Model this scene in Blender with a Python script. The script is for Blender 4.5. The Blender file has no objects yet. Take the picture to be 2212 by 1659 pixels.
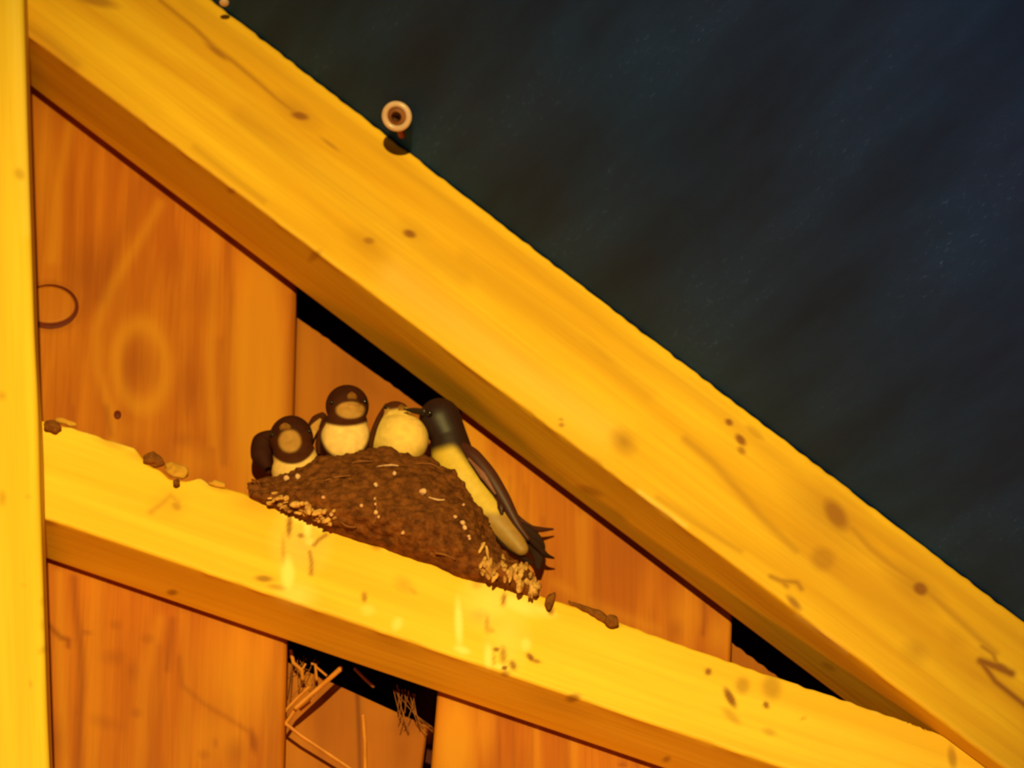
import bpy, math, random
import numpy as np
from mathutils import Vector, Matrix

# ------------------------------------------------------------------ camera, world, lights
SC = bpy.context.scene
COL = SC.collection
W, H = 2212, 1659
PITCH = math.radians(33.0)
DIST = 3.6
FPX = 3300.0 * DIST
CT = np.array((0.0, -0.03, 3.4))                     # the nest, 3.4 m above the barn floor
FW = np.array((0.0, math.cos(PITCH), math.sin(PITCH)))
UP = np.array((0.0, -math.sin(PITCH), math.cos(PITCH)))
RT = np.array((1.0, 0.0, 0.0))
CAMPOS = CT - DIST * FW

cam = bpy.data.cameras.new('camera')
cam.sensor_width = 36.0
cam.lens = 36.0 * FPX / W
cam.clip_start = 0.05
cam.dof.use_dof = True
cam.dof.focus_distance = 3.16
cam.dof.aperture_fstop = 19.0
cam_o = bpy.data.objects.new('camera', cam)
cam_o.location = CAMPOS
cam_o.rotation_euler = (math.pi / 2 + PITCH, 0, 0)
COL.objects.link(cam_o)
SC.camera = cam_o

world = bpy.data.worlds.new('world')
SC.world = world
world.use_nodes = True
world.node_tree.nodes['Background'].inputs[0].default_value = (0.35, 0.6, 1.0, 1)
world.node_tree.nodes['Background'].inputs[1].default_value = 0.012

def light(name, kind, loc, target, energy, color, **kw):
    l = bpy.data.lights.new(name, kind)
    l.energy = energy
    l.color = color
    for k, v in kw.items():
        setattr(l, k, v)
    o = bpy.data.objects.new(name, l)
    o.location = loc
    o.rotation_euler = (Vector(target) - Vector(loc)).to_track_quat('-Z', 'Y').to_euler()
    COL.objects.link(o)
    return o

# the warm yard lamp the barn is lit by, behind and left of the photographer
light('yard_lamp', 'SPOT', (-0.08, -4.6, 2.58), (-0.09, 0, 3.30), 1190.0, (1.0, 0.80, 0.22),
      spot_size=math.radians(16.5), spot_blend=1.0, shadow_soft_size=0.05)
# added red fill low down near the wall, standing in for floor bounce
light('bounce_fill', 'POINT', (-0.10, -0.9, 0.6), (0, 0, 3.3), 86.0, (1.0, 0.37, 0.02), shadow_soft_size=0.12)
# added cool fill with no real source, tinting the roof sheet blue on the right
light('roof_fill', 'SPOT', (-0.6, -2.6, 1.0), (0.42, -0.72, 3.15), 75.0, (0.20, 0.70, 1.0), spot_size=math.radians(26), spot_blend=1.0, shadow_soft_size=0.3)

SC.view_settings.view_transform = 'Standard'
SC.view_settings.look = 'None'
SC.view_settings.exposure = 0.0
SC.view_settings.gamma = 1.0
SC.view_settings.use_curve_mapping = False

# ------------------------------------------------------------------ helpers
rng = np.random.default_rng(7)
random.seed(7)

def P(px, py, Y):
    """the point of the plane y = Y seen at this place of the photograph"""
    d = FW + RT * ((px - W / 2) / FPX) + UP * ((H / 2 - py) / FPX)
    t = (Y - CAMPOS[1]) / d[1]
    return CAMPOS + d * t

def proj(v):
    q = np.asarray(v) - CAMPOS
    z = q @ FW
    return W / 2 + FPX * (q @ RT) / z, H / 2 - FPX * (q @ UP) / z

def tagp(o, label=None, cat=None, group=None, kind=None):
    for k, x in (('label', label), ('category', cat), ('group', group), ('kind', kind)):
        if x:
            o[k] = x
    return o

def empty(name, loc, label=None, cat=None, group=None, kind=None):
    o = bpy.data.objects.new(name, None)
    o.empty_display_size = 0.01
    o.location = loc
    COL.objects.link(o)
    return tagp(o, label, cat, group, kind)

def link(me, name, mat, parent=None, smooth=True):
    o = bpy.data.objects.new(name, me)
    COL.objects.link(o)
    if mat:
        me.materials.append(mat)
    if smooth:
        me.polygons.foreach_set('use_smooth', [True] * len(me.polygons))
    if parent is not None:
        o.parent = parent
        o.matrix_parent_inverse = Matrix.Translation(-Vector(parent_world(parent)))
    return o

def parent_world(o):
    # empties sit where their thing stands; parts keep their vertices in world space
    return o.location if o.type == 'EMPTY' else (0, 0, 0)

def mesh_np(name, verts, quads, tris=(), ngons=(), attrs=None, vec=None, col=None, closed=True):
    verts = np.asarray(verts, float)
    if closed and len(quads):
        q = np.asarray(quads)
        c = verts.mean(0)
        a, b, d, e = (verts[q[:, k]] - c for k in range(4))
        vol = (np.einsum('ij,ij->i', a, np.cross(b, d)) + np.einsum('ij,ij->i', a, np.cross(d, e))).sum()
        if vol < 0:
            quads = q[:, ::-1]
            ngons = [list(n)[::-1] for n in ngons]
            tris = [list(n)[::-1] for n in tris]
    faces = np.asarray(quads).tolist() + [list(t) for t in tris] + [list(n) for n in ngons]
    me = bpy.data.meshes.new(name)
    me.from_pydata(verts.tolist(), [], faces)
    for k, x in (attrs or {}).items():
        a = me.attributes.new(k, 'FLOAT', 'POINT')
        a.data.foreach_set('value', np.asarray(x, np.float32))
    if vec is not None:
        a = me.attributes.new('gc', 'FLOAT_VECTOR', 'POINT')
        a.data.foreach_set('vector', np.asarray(vec, np.float32).ravel())
    if col is not None:
        a = me.attributes.new('col', 'FLOAT_COLOR', 'POINT')
        c4 = np.ones((len(verts), 4), np.float32)
        c4[:, :3] = col
        a.data.foreach_set('color', c4.ravel())
    me.update()
    return me

def grid_quads(n, m, wrap=False):
    i, j = np.meshgrid(np.arange(n - 1), np.arange(m if wrap else m - 1), indexing='ij')
    j2 = (j + 1) % m
    return np.stack([i * m + j, (i + 1) * m + j, (i + 1) * m + j2, i * m + j2], -1).reshape(-1, 4)

# --- smooth value noise and cell noise, for shaping geometry
_T = rng.random((64, 64, 64))
def vnoise(p):
    p = np.asarray(p, float)
    i = np.floor(p).astype(int)
    f = p - i
    f = f * f * (3 - 2 * f)
    out = 0
    for a in (0, 1):
        for b in (0, 1):
            for c in (0, 1):
                w = (f[:, 0] if a else 1 - f[:, 0]) * (f[:, 1] if b else 1 - f[:, 1]) * (f[:, 2] if c else 1 - f[:, 2])
                out = out + w * _T[(i[:, 0] + a) % 64, (i[:, 1] + b) % 64, (i[:, 2] + c) % 64]
    return out

def cells(p):
    p = np.asarray(p, float)
    i = np.floor(p).astype(int)
    best = np.full(len(p), 9.0)
    for a in (-1, 0, 1):
        for b in (-1, 0, 1):
            for c in (-1, 0, 1):
                q = i + (a, b, c)
                k = (q[:, 0] % 64, q[:, 1] % 64, q[:, 2] % 64)
                k2 = ((q[:, 0] + 17) % 64, (q[:, 1] + 5) % 64, (q[:, 2] + 41) % 64)
                k3 = ((q[:, 0] + 31) % 64, (q[:, 1] + 23) % 64, (q[:, 2] + 11) % 64)
                o = np.stack([_T[k], _T[k2], _T[k3]], -1)
                best = np.minimum(best, np.linalg.norm(q + o - p, axis=1))
    return best

# --- marks that stay on a surface: knots, cracks, smears (centre and size as seen in the photograph)
def blob(px, py, cx, cy, rx, ry, ang=0.0, s=1.0, soft=0.45):
    a = math.radians(ang)
    dx, dy = px - cx, py - cy
    u = (dx * math.cos(a) + dy * math.sin(a)) / rx
    v = (-dx * math.sin(a) + dy * math.cos(a)) / ry
    d = np.sqrt(u * u + v * v)
    return s * np.clip((1 + soft - d) / (2 * soft), 0, 1)

def ring(px, py, cx, cy, rx, ry, ang=0.0, s=1.0, w=0.2):
    a = math.radians(ang)
    dx, dy = px - cx, py - cy
    u = (dx * math.cos(a) + dy * math.sin(a)) / rx
    v = (-dx * math.sin(a) + dy * math.cos(a)) / ry
    return s * np.exp(-((np.sqrt(u * u + v * v) - 1) / w) ** 2)

def stroke(px, py, pts, w, s=1.0):
    best = np.full(px.shape, 1e9)
    for (x0, y0), (x1, y1) in zip(pts[:-1], pts[1:]):
        dx, dy = x1 - x0, y1 - y0
        t = np.clip(((px - x0) * dx + (py - y0) * dy) / (dx * dx + dy * dy + 1e-9), 0, 1)
        best = np.minimum(best, np.hypot(px - x0 - t * dx, py - y0 - t * dy))
    return s * np.exp(-(best / w) ** 2)

def paint(px, py, marks):
    out = np.zeros(px.shape)
    for m in marks:
        f = {'b': blob, 'r': ring, 's': stroke}[m[0]]
        out = np.maximum(out, f(px, py, *m[1:]))
    return out

# ------------------------------------------------------------------ materials
def new_mat(name):
    m = bpy.data.materials.new(name)
    m.use_nodes = True
    nt = m.node_tree
    return m, nt, nt.nodes['Principled BSDF']

def N(nt, t, **kw):
    n = nt.nodes.new(t)
    for k, v in kw.items():
        if k == 'ins':
            for i, x in v.items():
                n.inputs[i].default_value = x
        else:
            setattr(n, k, v)
    return n

def c4(c):
    return (c[0], c[1], c[2], 1)

def mix_rgb(nt, fac, a, b, mode='MIX'):
    n = N(nt, 'ShaderNodeMix', data_type='RGBA', blend_type=mode)
    for sock, x in ((n.inputs[0], fac), (n.inputs[6], a), (n.inputs[7], b)):
        if hasattr(x, 'node'):
            nt.links.new(x, sock)
        else:
            sock.default_value = x if isinstance(x, float) else c4(x)
    return n.outputs[2]

def ramp(nt, src, p0, p1):
    n = N(nt, 'ShaderNodeMapRange', ins={1: p0, 2: p1})
    n.clamp = True
    nt.links.new(src, n.inputs[0])
    return n.outputs[0]

def attr(nt, name, out):
    n = N(nt, 'ShaderNodeAttribute', attribute_name=name)
    return n.outputs[out]

def wood(name, light_c, dark_c, knot_c, pale_c, sx=5.0, sy=75.0, rough=0.6, spec=0.25, gp=(0.35, 0.7), fine=0.25, bump=0.15, seed=0.0):
    m, nt, bs = new_mat(name)
    gc = attr(nt, 'gc', 1)
    mp = N(nt, 'ShaderNodeMapping', ins={1: (seed, seed * 0.37, 0), 3: (sx, sy, sy)})
    nt.links.new(gc, mp.inputs[0])
    n1 = N(nt, 'ShaderNodeTexNoise', ins={'Scale': 1.0, 'Detail': 3.0, 'Roughness': 0.5, 'Distortion': 0.4})
    nt.links.new(mp.outputs[0], n1.inputs[0])
    mp2 = N(nt, 'ShaderNodeMapping', ins={1: (seed * 2, 3.1, 0), 3: (sx * 3, sy * 7, sy * 7)})
    nt.links.new(gc, mp2.inputs[0])
    n2 = N(nt, 'ShaderNodeTexNoise', ins={'Scale': 1.0, 'Detail': 2.0, 'Roughness': 0.55})
    nt.links.new(mp2.outputs[0], n2.inputs[0])
    n3 = N(nt, 'ShaderNodeTexNoise', ins={'Scale': 16.0, 'Detail': 4.0, 'Roughness': 0.6})
    nt.links.new(gc, n3.inputs[0])
    c = mix_rgb(nt, ramp(nt, n1.outputs[0], gp[0], gp[1]), dark_c, light_c)
    dk = tuple(x * 0.72 for x in dark_c)
    fn = N(nt, 'ShaderNodeMath', operation='MULTIPLY', ins={1: fine})
    nt.links.new(ramp(nt, n2.outputs[0], 0.45, 0.75), fn.inputs[0])
    c = mix_rgb(nt, fn.outputs[0], c, dk)
    bl = N(nt, 'ShaderNodeMath', operation='MULTIPLY', ins={1: 0.35})
    nt.links.new(ramp(nt, n3.outputs[0], 0.5, 0.8), bl.inputs[0])
    c = mix_rgb(nt, bl.outputs[0], c, dark_c)
    c = mix_rgb(nt, attr(nt, 'pale', 2), c, pale_c)
    c = mix_rgb(nt, attr(nt, 'knot', 2), c, knot_c)
    nt.links.new(c, bs.inputs['Base Color'])
    bs.inputs['Roughness'].default_value = rough
    bs.inputs['Specular IOR Level'].default_value = spec
    b = N(nt, 'ShaderNodeBump', ins={'Strength': bump, 'Distance': 0.001})
    nt.links.new(n2.outputs[0], b.inputs['Height'])
    nt.links.new(b.outputs[0], bs.inputs['Normal'])
    return m

def plain(name, c1, c2, scale=60.0, rough=0.75, spec=0.2, bump=0.0, bscale=400.0, detail=4.0, lo=0.35, hi=0.65):
    m, nt, bs = new_mat(name)
    tc = N(nt, 'ShaderNodeTexCoord')
    n = N(nt, 'ShaderNodeTexNoise', ins={'Scale': scale, 'Detail': detail, 'Roughness': 0.6})
    nt.links.new(tc.outputs['Object'], n.inputs[0])
    nt.links.new(mix_rgb(nt, ramp(nt, n.outputs[0], lo, hi), c1, c2), bs.inputs['Base Color'])
    bs.inputs['Roughness'].default_value = rough
    bs.inputs['Specular IOR Level'].default_value = spec
    if bump:
        n2 = N(nt, 'ShaderNodeTexNoise', ins={'Scale': bscale, 'Detail': 3.0})
        nt.links.new(tc.outputs['Object'], n2.inputs[0])
        b = N(nt, 'ShaderNodeBump', ins={'Strength': bump, 'Distance': 0.001})
        nt.links.new(n2.outputs[0], b.inputs['Height'])
        nt.links.new(b.outputs[0], bs.inputs['Normal'])
    return m

def feathers(name, rough=0.75, spec=0.15):
    m, nt, bs = new_mat(name)
    tc = N(nt, 'ShaderNodeTexCoord')
    n = N(nt, 'ShaderNodeTexNoise', ins={'Scale': 260.0, 'Detail': 2.0})
    nt.links.new(tc.outputs['Object'], n.inputs[0])
    f = N(nt, 'ShaderNodeMapRange', ins={1: 0.3, 2: 0.7, 3: 0.9, 4: 1.04})
    nt.links.new(n.outputs[0], f.inputs[0])
    cc = N(nt, 'ShaderNodeCombineColor')
    for k in range(3):
        nt.links.new(f.outputs[0], cc.inputs[k])
    nt.links.new(mix_rgb(nt, 1.0, attr(nt, 'col', 0), cc.outputs[0], 'MULTIPLY'), bs.inputs['Base Color'])
    bs.inputs['Roughness'].default_value = rough
    bs.inputs['Specular IOR Level'].default_value = spec
    b = N(nt, 'ShaderNodeBump', ins={'Strength': 0.10, 'Distance': 0.0006})
    nt.links.new(n.outputs[0], b.inputs['Height'])
    nt.links.new(b.outputs[0], bs.inputs['Normal'])
    return m

M_RAFTER = wood('rafter_pine', (0.80, 0.450, 0.018), (0.63, 0.300, 0.008), (0.26, 0.085, 0.008), (0.9, 0.62, 0.16), sx=3.0, sy=38.0, seed=2.0)
M_BRACE = wood('brace_pine', (0.90, 0.55, 0.040), (0.79, 0.43, 0.020), (0.27, 0.10, 0.008), (0.95, 0.70, 0.20), sx=3.0, sy=32.0, seed=5.0)
M_POST = wood('post_pine', (0.90, 0.56, 0.040), (0.82, 0.47, 0.024), (0.40, 0.20, 0.01), (0.95, 0.66, 0.12), sx=3.0, sy=45.0, seed=9.0)
M_BOARD = wood('board_larch', (0.46, 0.134, 0.004), (0.36, 0.086, 0.002), (0.15, 0.022, 0.001), (0.56, 0.222, 0.008), sx=5.0, sy=60.0, seed=13.0, fine=0.4, gp=(0.4, 0.64))
M_BOARD2 = wood('board_larch_dark', (0.35, 0.100, 0.004), (0.29, 0.074, 0.002), (0.10, 0.014, 0.001), (0.43, 0.140, 0.006), sx=5.0, sy=40.0, seed=21.0, fine=0.15)  # darker board colour, used on the recessed boards
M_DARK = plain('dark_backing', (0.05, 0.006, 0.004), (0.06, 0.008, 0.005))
M_MUD = plain('dried_mud', (0.075, 0.019, 0.003), (0.23, 0.066, 0.012), scale=170.0, bump=0.8, bscale=600.0, rough=0.85, spec=0.15, lo=0.35, hi=0.72)
M_CLOD = plain('dark_clod', (0.12, 0.034, 0.004), (0.22, 0.07, 0.008), scale=200.0, bump=0.5, rough=0.9)
M_TANCLOD = plain('pale_clod', (0.46, 0.20, 0.02), (0.56, 0.27, 0.03), scale=200.0, bump=0.4, rough=0.9)
M_DROP = plain('droppings_crust', (0.20, 0.065, 0.008), (0.68, 0.34, 0.09), scale=150.0, bump=0.4, rough=0.8, lo=0.33, hi=0.6)
M_FLECK = plain('pale_fleck', (0.58, 0.27, 0.14), (0.74, 0.40, 0.22), scale=300.0)
M_STRAW = plain('straw', (0.42, 0.135, 0.012), (0.54, 0.185, 0.020), scale=90.0, rough=0.5, spec=0.3)
M_WEB = plain('dusty_web', (0.20, 0.06, 0.015), (0.28, 0.09, 0.02), scale=90.0)
M_FEATHER = feathers('feathers')
M_BLUE = feathers('glossy_feathers', rough=0.5, spec=0.28)
M_GAPE = plain('gape_skin', (0.30, 0.12, 0.02), (0.38, 0.17, 0.03), scale=300.0, rough=0.5)
M_HORN = plain('black_horn', (0.02, 0.010, 0.008), (0.03, 0.014, 0.010), rough=0.35, spec=0.4)
M_EYE = plain('black_eye', (0.006, 0.004, 0.004), (0.008, 0.005, 0.004), rough=0.12, spec=0.6)
M_WASHER = plain('washer_plastic', (0.50, 0.30, 0.22), (0.62, 0.40, 0.30), rough=0.35, spec=0.5)
M_RUST = plain('rusty_nail', (0.16, 0.05, 0.02), (0.26, 0.09, 0.02), rough=0.6)
M_REDNAIL = plain('red_nail_shaft', (0.16, 0.012, 0.02), (0.20, 0.02, 0.03), rough=0.5)
M_NAIL = plain('dark_red_nail', (0.09, 0.010, 0.003), (0.12, 0.014, 0.004), rough=0.6)
M_FLOOR = plain('barn_floor', (0.18, 0.12, 0.07), (0.26, 0.18, 0.10), scale=6.0, bump=0.3, bscale=40.0)

def roof_mat():
    m, nt, bs = new_mat('roof_membrane')
    gc = attr(nt, 'gc', 1)
    rot = N(nt, 'ShaderNodeMapping', ins={2: (0, 0, math.radians(-67)), 3: (1, 1, 1)})
    nt.links.new(gc, rot.inputs[0])
    s1 = N(nt, 'ShaderNodeMapping', ins={3: (2.5, 18.0, 1)})
    nt.links.new(rot.outputs[0], s1.inputs[0])
    n1 = N(nt, 'ShaderNodeTexNoise', ins={'Scale': 1.0, 'Detail': 4.0, 'Roughness': 0.6})
    nt.links.new(s1.outputs[0], n1.inputs[0])
    n2 = N(nt, 'ShaderNodeTexNoise', ins={'Scale': 5.0, 'Detail': 3.0})
    nt.links.new(gc, n2.inputs[0])
    s3 = N(nt, 'ShaderNodeMapping', ins={3: (90.0, 320.0, 1)})
    nt.links.new(rot.outputs[0], s3.inputs[0])
    n3 = N(nt, 'ShaderNodeTexNoise', ins={'Scale': 1.0, 'Detail': 3.0, 'Roughness': 0.7})
    nt.links.new(s3.outputs[0], n3.inputs[0])
    base = mix_rgb(nt, ramp(nt, n2.outputs[0], 0.35, 0.65), (0.0105, 0.0350, 0.135), (0.0075, 0.0390, 0.155))
    lum = mix_rgb(nt, ramp(nt, n1.outputs[0], 0.35, 0.75), (0.72, 0.72, 0.72), (1.5, 1.5, 1.5))
    base = mix_rgb(nt, 1.0, base, lum, 'MULTIPLY')
    sp = N(nt, 'ShaderNodeMath', operation='MULTIPLY')
    nt.links.new(ramp(nt, n3.outputs[0], 0.58, 0.84), sp.inputs[0])
    nt.links.new(ramp(nt, n1.outputs[0], 0.50, 0.72), sp.inputs[1])
    base = mix_rgb(nt, sp.outputs[0], base, (0.09, 0.21, 0.60))
    nt.links.new(base, bs.inputs['Base Color'])
    bs.inputs['Roughness'].default_value = 0.6
    bs.inputs['Specular IOR Level'].default_value = 0.06
    b = N(nt, 'ShaderNodeBump', ins={'Strength': 0.3, 'Distance': 0.001})
    nt.links.new(n3.outputs[0], b.inputs['Height'])
    nt.links.new(b.outputs[0], bs.inputs['Normal'])
    return m
M_ROOF = roof_mat()

# ------------------------------------------------------------------ beams
class Beam:
    """a squared timber: lower edge of its front face along b0-b1, upper edge along a polyline, depth D behind the front plane"""
    def __init__(self, Yf, D, b0, b1, top, r=0.0025):
        self.Yf, self.D, self.r = Yf, D, r
        A, B = P(*b0, Yf), P(*b1, Yf)
        self.o = A
        self.d = (B - A) / np.linalg.norm(B - A)
        self.n = np.array((-self.d[2], 0, self.d[0]))
        if self.n[2] < 0:
            self.n = -self.n
        T = np.array([P(x, y, Yf) for x, y in top])
        self.tu = (T - A) @ self.d
        self.tv = (T - A) @ self.n
    def uv(self, px, py):
        q = P(px, py, self.Yf) - self.o
        return q @ self.d, q @ self.n
    def at(self, u, v, w):
        return self.o + np.multiply.outer(u, self.d) + np.multiply.outer(v, self.n) + np.multiply.outer(w, np.array((0, 1.0, 0)))
    def build(self, name, mat, us, knots, pales, nf=80, nb=46, endcut=None, chips=0.0008, parent=None):
        r, D = self.r, self.D
        per = []                                      # (share of the height, offset in v, offset in w)
        for t in np.linspace(1, 0, nb):
            per.append((0, 0.0, r + t * (D - 2 * r)))
        for k in range(1, 5):
            a = math.pi / 2 * k / 5
            per.append((0, r - r * math.cos(a), r - r * math.sin(a)))
        for t in np.linspace(0, 1, nf):
            per.append((t, r * (1 - 2 * t), 0.0))
        for k in range(1, 5):
            a = math.pi / 2 * k / 5
            per.append((1, -r + r * math.sin(a), r - r * math.cos(a)))
        for t in np.linspace(0, 1, 8):
            per.append((1, 0.0, r + t * (D - 2 * r)))
        per.append((1, -r, D))
        for t in np.linspace(1, 0, 6)[1:-1]:
            per.append((t, 0, D))
        per.append((0, r, D))
        per = np.array(per)
        m = len(per)
        vt = np.interp(us, self.tu, self.tv) + 0.0011 * (vnoise(np.stack([us * 170 + 50, us * 0, us * 0], -1)) - 0.5)
        U = np.repeat(us[:, None], m, 1)
        V = vt[:, None] * per[None, :, 0] + per[None, :, 1]
        Wd = np.repeat(per[None, :, 2], len(us), 0)
        # sawn edges are never dead straight
        low = np.exp(-(V / 0.004) ** 2)
        flat = np.stack([U.ravel() * 60, U.ravel() * 0 + 3.3, U.ravel() * 0], -1)
        nz = (vnoise(flat) - 0.5).reshape(U.shape) + 0.5 * (vnoise(flat * 3.1 + 9) - 0.5).reshape(U.shape)
        V = V + chips * 1.4 * nz * low * np.exp(-(Wd / 0.004) ** 2)
        if endcut is not None:
            ua, fe = endcut
            ue = fe(V)
            k = U > ua
            U = np.where(k, ua + (U - ua) / (us[-1] - ua) * (ue - ua), U)
        verts = self.at(U.ravel(), V.ravel(), Wd.ravel())
        px, py = proj(verts)
        gc = np.stack([U.ravel(), V.ravel(), Wd.ravel()], -1)
        n = len(us)
        ng = [list(range(m))[::-1], list(range((n - 1) * m, n * m))]
        me = mesh_np(name, verts, grid_quads(n, m, True), ngons=ng, vec=gc,
                     attrs={'knot': np.clip(1.2 * paint(px, py, knots), 0, 1), 'pale': paint(px, py, pales)})
        return link(me, name, mat, parent)

def usamples(u0, ua, ub, u1, step):
    return np.concatenate([np.linspace(u0, ua, 12)[:-1], np.arange(ua, ub, step), np.linspace(ub, u1, 12)])

RAFTER_Y, BRACE_Y = -0.075, -0.059
rafter = Beam(RAFTER_Y, 0.064, (61, 75), (2096, 1603), [(-600, -812), (460, 0), (1235, 598), (2212, 1342), (2900, 1868)])
k_raf = [
    ('s', [(345, 0), (420, 60), (465, 105), (500, 130), (560, 180), (600, 215), (640, 245)], 5, 0.5),
    ('b', 470, 112, 30, 7, 37, 0.62), ('b', 648, 250, 20, 9, 15, 0.85), ('b', 640, 240, 45, 18, 35, 0.3, 0.8),
    ('b', 713, 312, 24, 4, 37, 0.4), ('b', 797, 520, 13, 8, 10, 0.62), ('b', 797, 522, 40, 22, 30, 0.2, 0.8),
    ('b', 885, 505, 15, 9, 20, 0.85), ('b', 885, 507, 42, 22, 30, 0.25, 0.8), ('b', 1575, 912, 9, 7, 40, 0.9),
    ('b', 1600, 950, 14, 8, 50, 0.95), ('b', 1602, 973, 10, 7, 50, 0.6), ('b', 1630, 935, 26, 9, 40, 0.35),
    ('b', 1347, 955, 24, 18, 50, 0.48, 0.8), ('b', 1213, 918, 6, 5, 0, 0.55), ('b', 1212, 906, 5, 4, 0, 0.4),
    ('b', 1805, 1112, 42, 22, 55, 0.72), ('b', 1790, 1110, 80, 42, 45, 0.35, 0.9), ('b', 1778, 1208, 30, 26, 40, 0.42),
    ('b', 1800, 1225, 50, 22, 45, 0.2, 0.9),
    ('b', 1988, 1272, 18, 14, 35, 0.92), ('b', 1975, 1265, 55, 26, 37, 0.38, 0.9),
    ('s', [(1840, 1140), (1880, 1185), (1930, 1225), (1985, 1262), (2060, 1330), (2150, 1410)], 9, 0.38),
    ('s', [(1665, 1245), (1690, 1256), (1700, 1266), (1690, 1255), (1722, 1258), (1731, 1272)], 6, 0.55),
    ('b', 1715, 1302, 20, 8, 48, 0.65), ('b', 1980, 1405, 26, 22, 40, 0.35, 0.9), ('b', 2060, 1385, 26, 20, 40, 0.2, 0.9),
    ('s', [(2122, 1396), (2145, 1412), (2154, 1436)], 6, 0.6), ('s', [(2118, 1428), (2158, 1442), (2185, 1455)], 9, 0.95),
    ('b', 2162, 1443, 24, 10, 25, 0.8), ('s', [(2118, 1428), (2150, 1472), (2185, 1500), (2220, 1528)], 7, 0.85),
    ('b', 205, 0, 46, 12, 15, 0.55), ('s', [(1480, 950), (1540, 1000), (1600, 1065), (1640, 1112), (1720, 1190)], 10, 0.32),
    ('s', [(420, 318), (500, 382), (570, 435)], 7, 0.22), ('s', [(1420, 1075), (1500, 1130), (1600, 1190)], 7, 0.25),
    ('b', 1300, 765, 60, 10, 38, 0.25, 0.9), ('b', 1290, 915 + 80, 16, 5, 37, 0.2),
    ('s', [(400, 0), (560, 120), (900, 385), (1250, 655), (1700, 1000), (2212, 1390)], 14, 0.16),
    ('s', [(520, 250), (700, 385), (860, 505), (1000, 600)], 26, 0.18), ('s', [(1000, 560), (1200, 700), (1400, 850)], 22, 0.14),
    ('s', [(62, 60), (110, 95), (160, 140)], 16, 0.3), ('s', [(1720, 1180), (1900, 1300), (2100, 1460)], 40, 0.12),
    # underside
    ('b', 500, 412, 9, 6, 0, 0.4), ('b', 680, 552, 16, 8, -40, 0.4), ('b', 1275, 1060, 26, 8, 20, 0.4), ('b', 1790, 1440, 16, 6, 30, 0.35),
]
p_raf = [('s', [(61, 78), (400, 330), (800, 625)], 4, 0.10), ('s', [(1380, 1062), (1430, 1100), (1480, 1135)], 6, 0.4),
         ('s', [(1720, 1330), (1770, 1365), (1830, 1410)], 5, 0.35), ('s', [(850, 600), (1100, 790), (1300, 930)], 40, 0.25)]
uL, _ = rafter.uv(-20, 20)
uR, _ = rafter.uv(2260, 1700)
RAF = rafter.build('rafter', M_RAFTER, usamples(uL - 0.5, uL, uR, uR + 0.5, 0.0015), k_raf, p_raf)
tagp(RAF, 'wide yellow sloping rafter with dark knots, under the dark roof sheet', 'beam', kind='thing')

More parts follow.
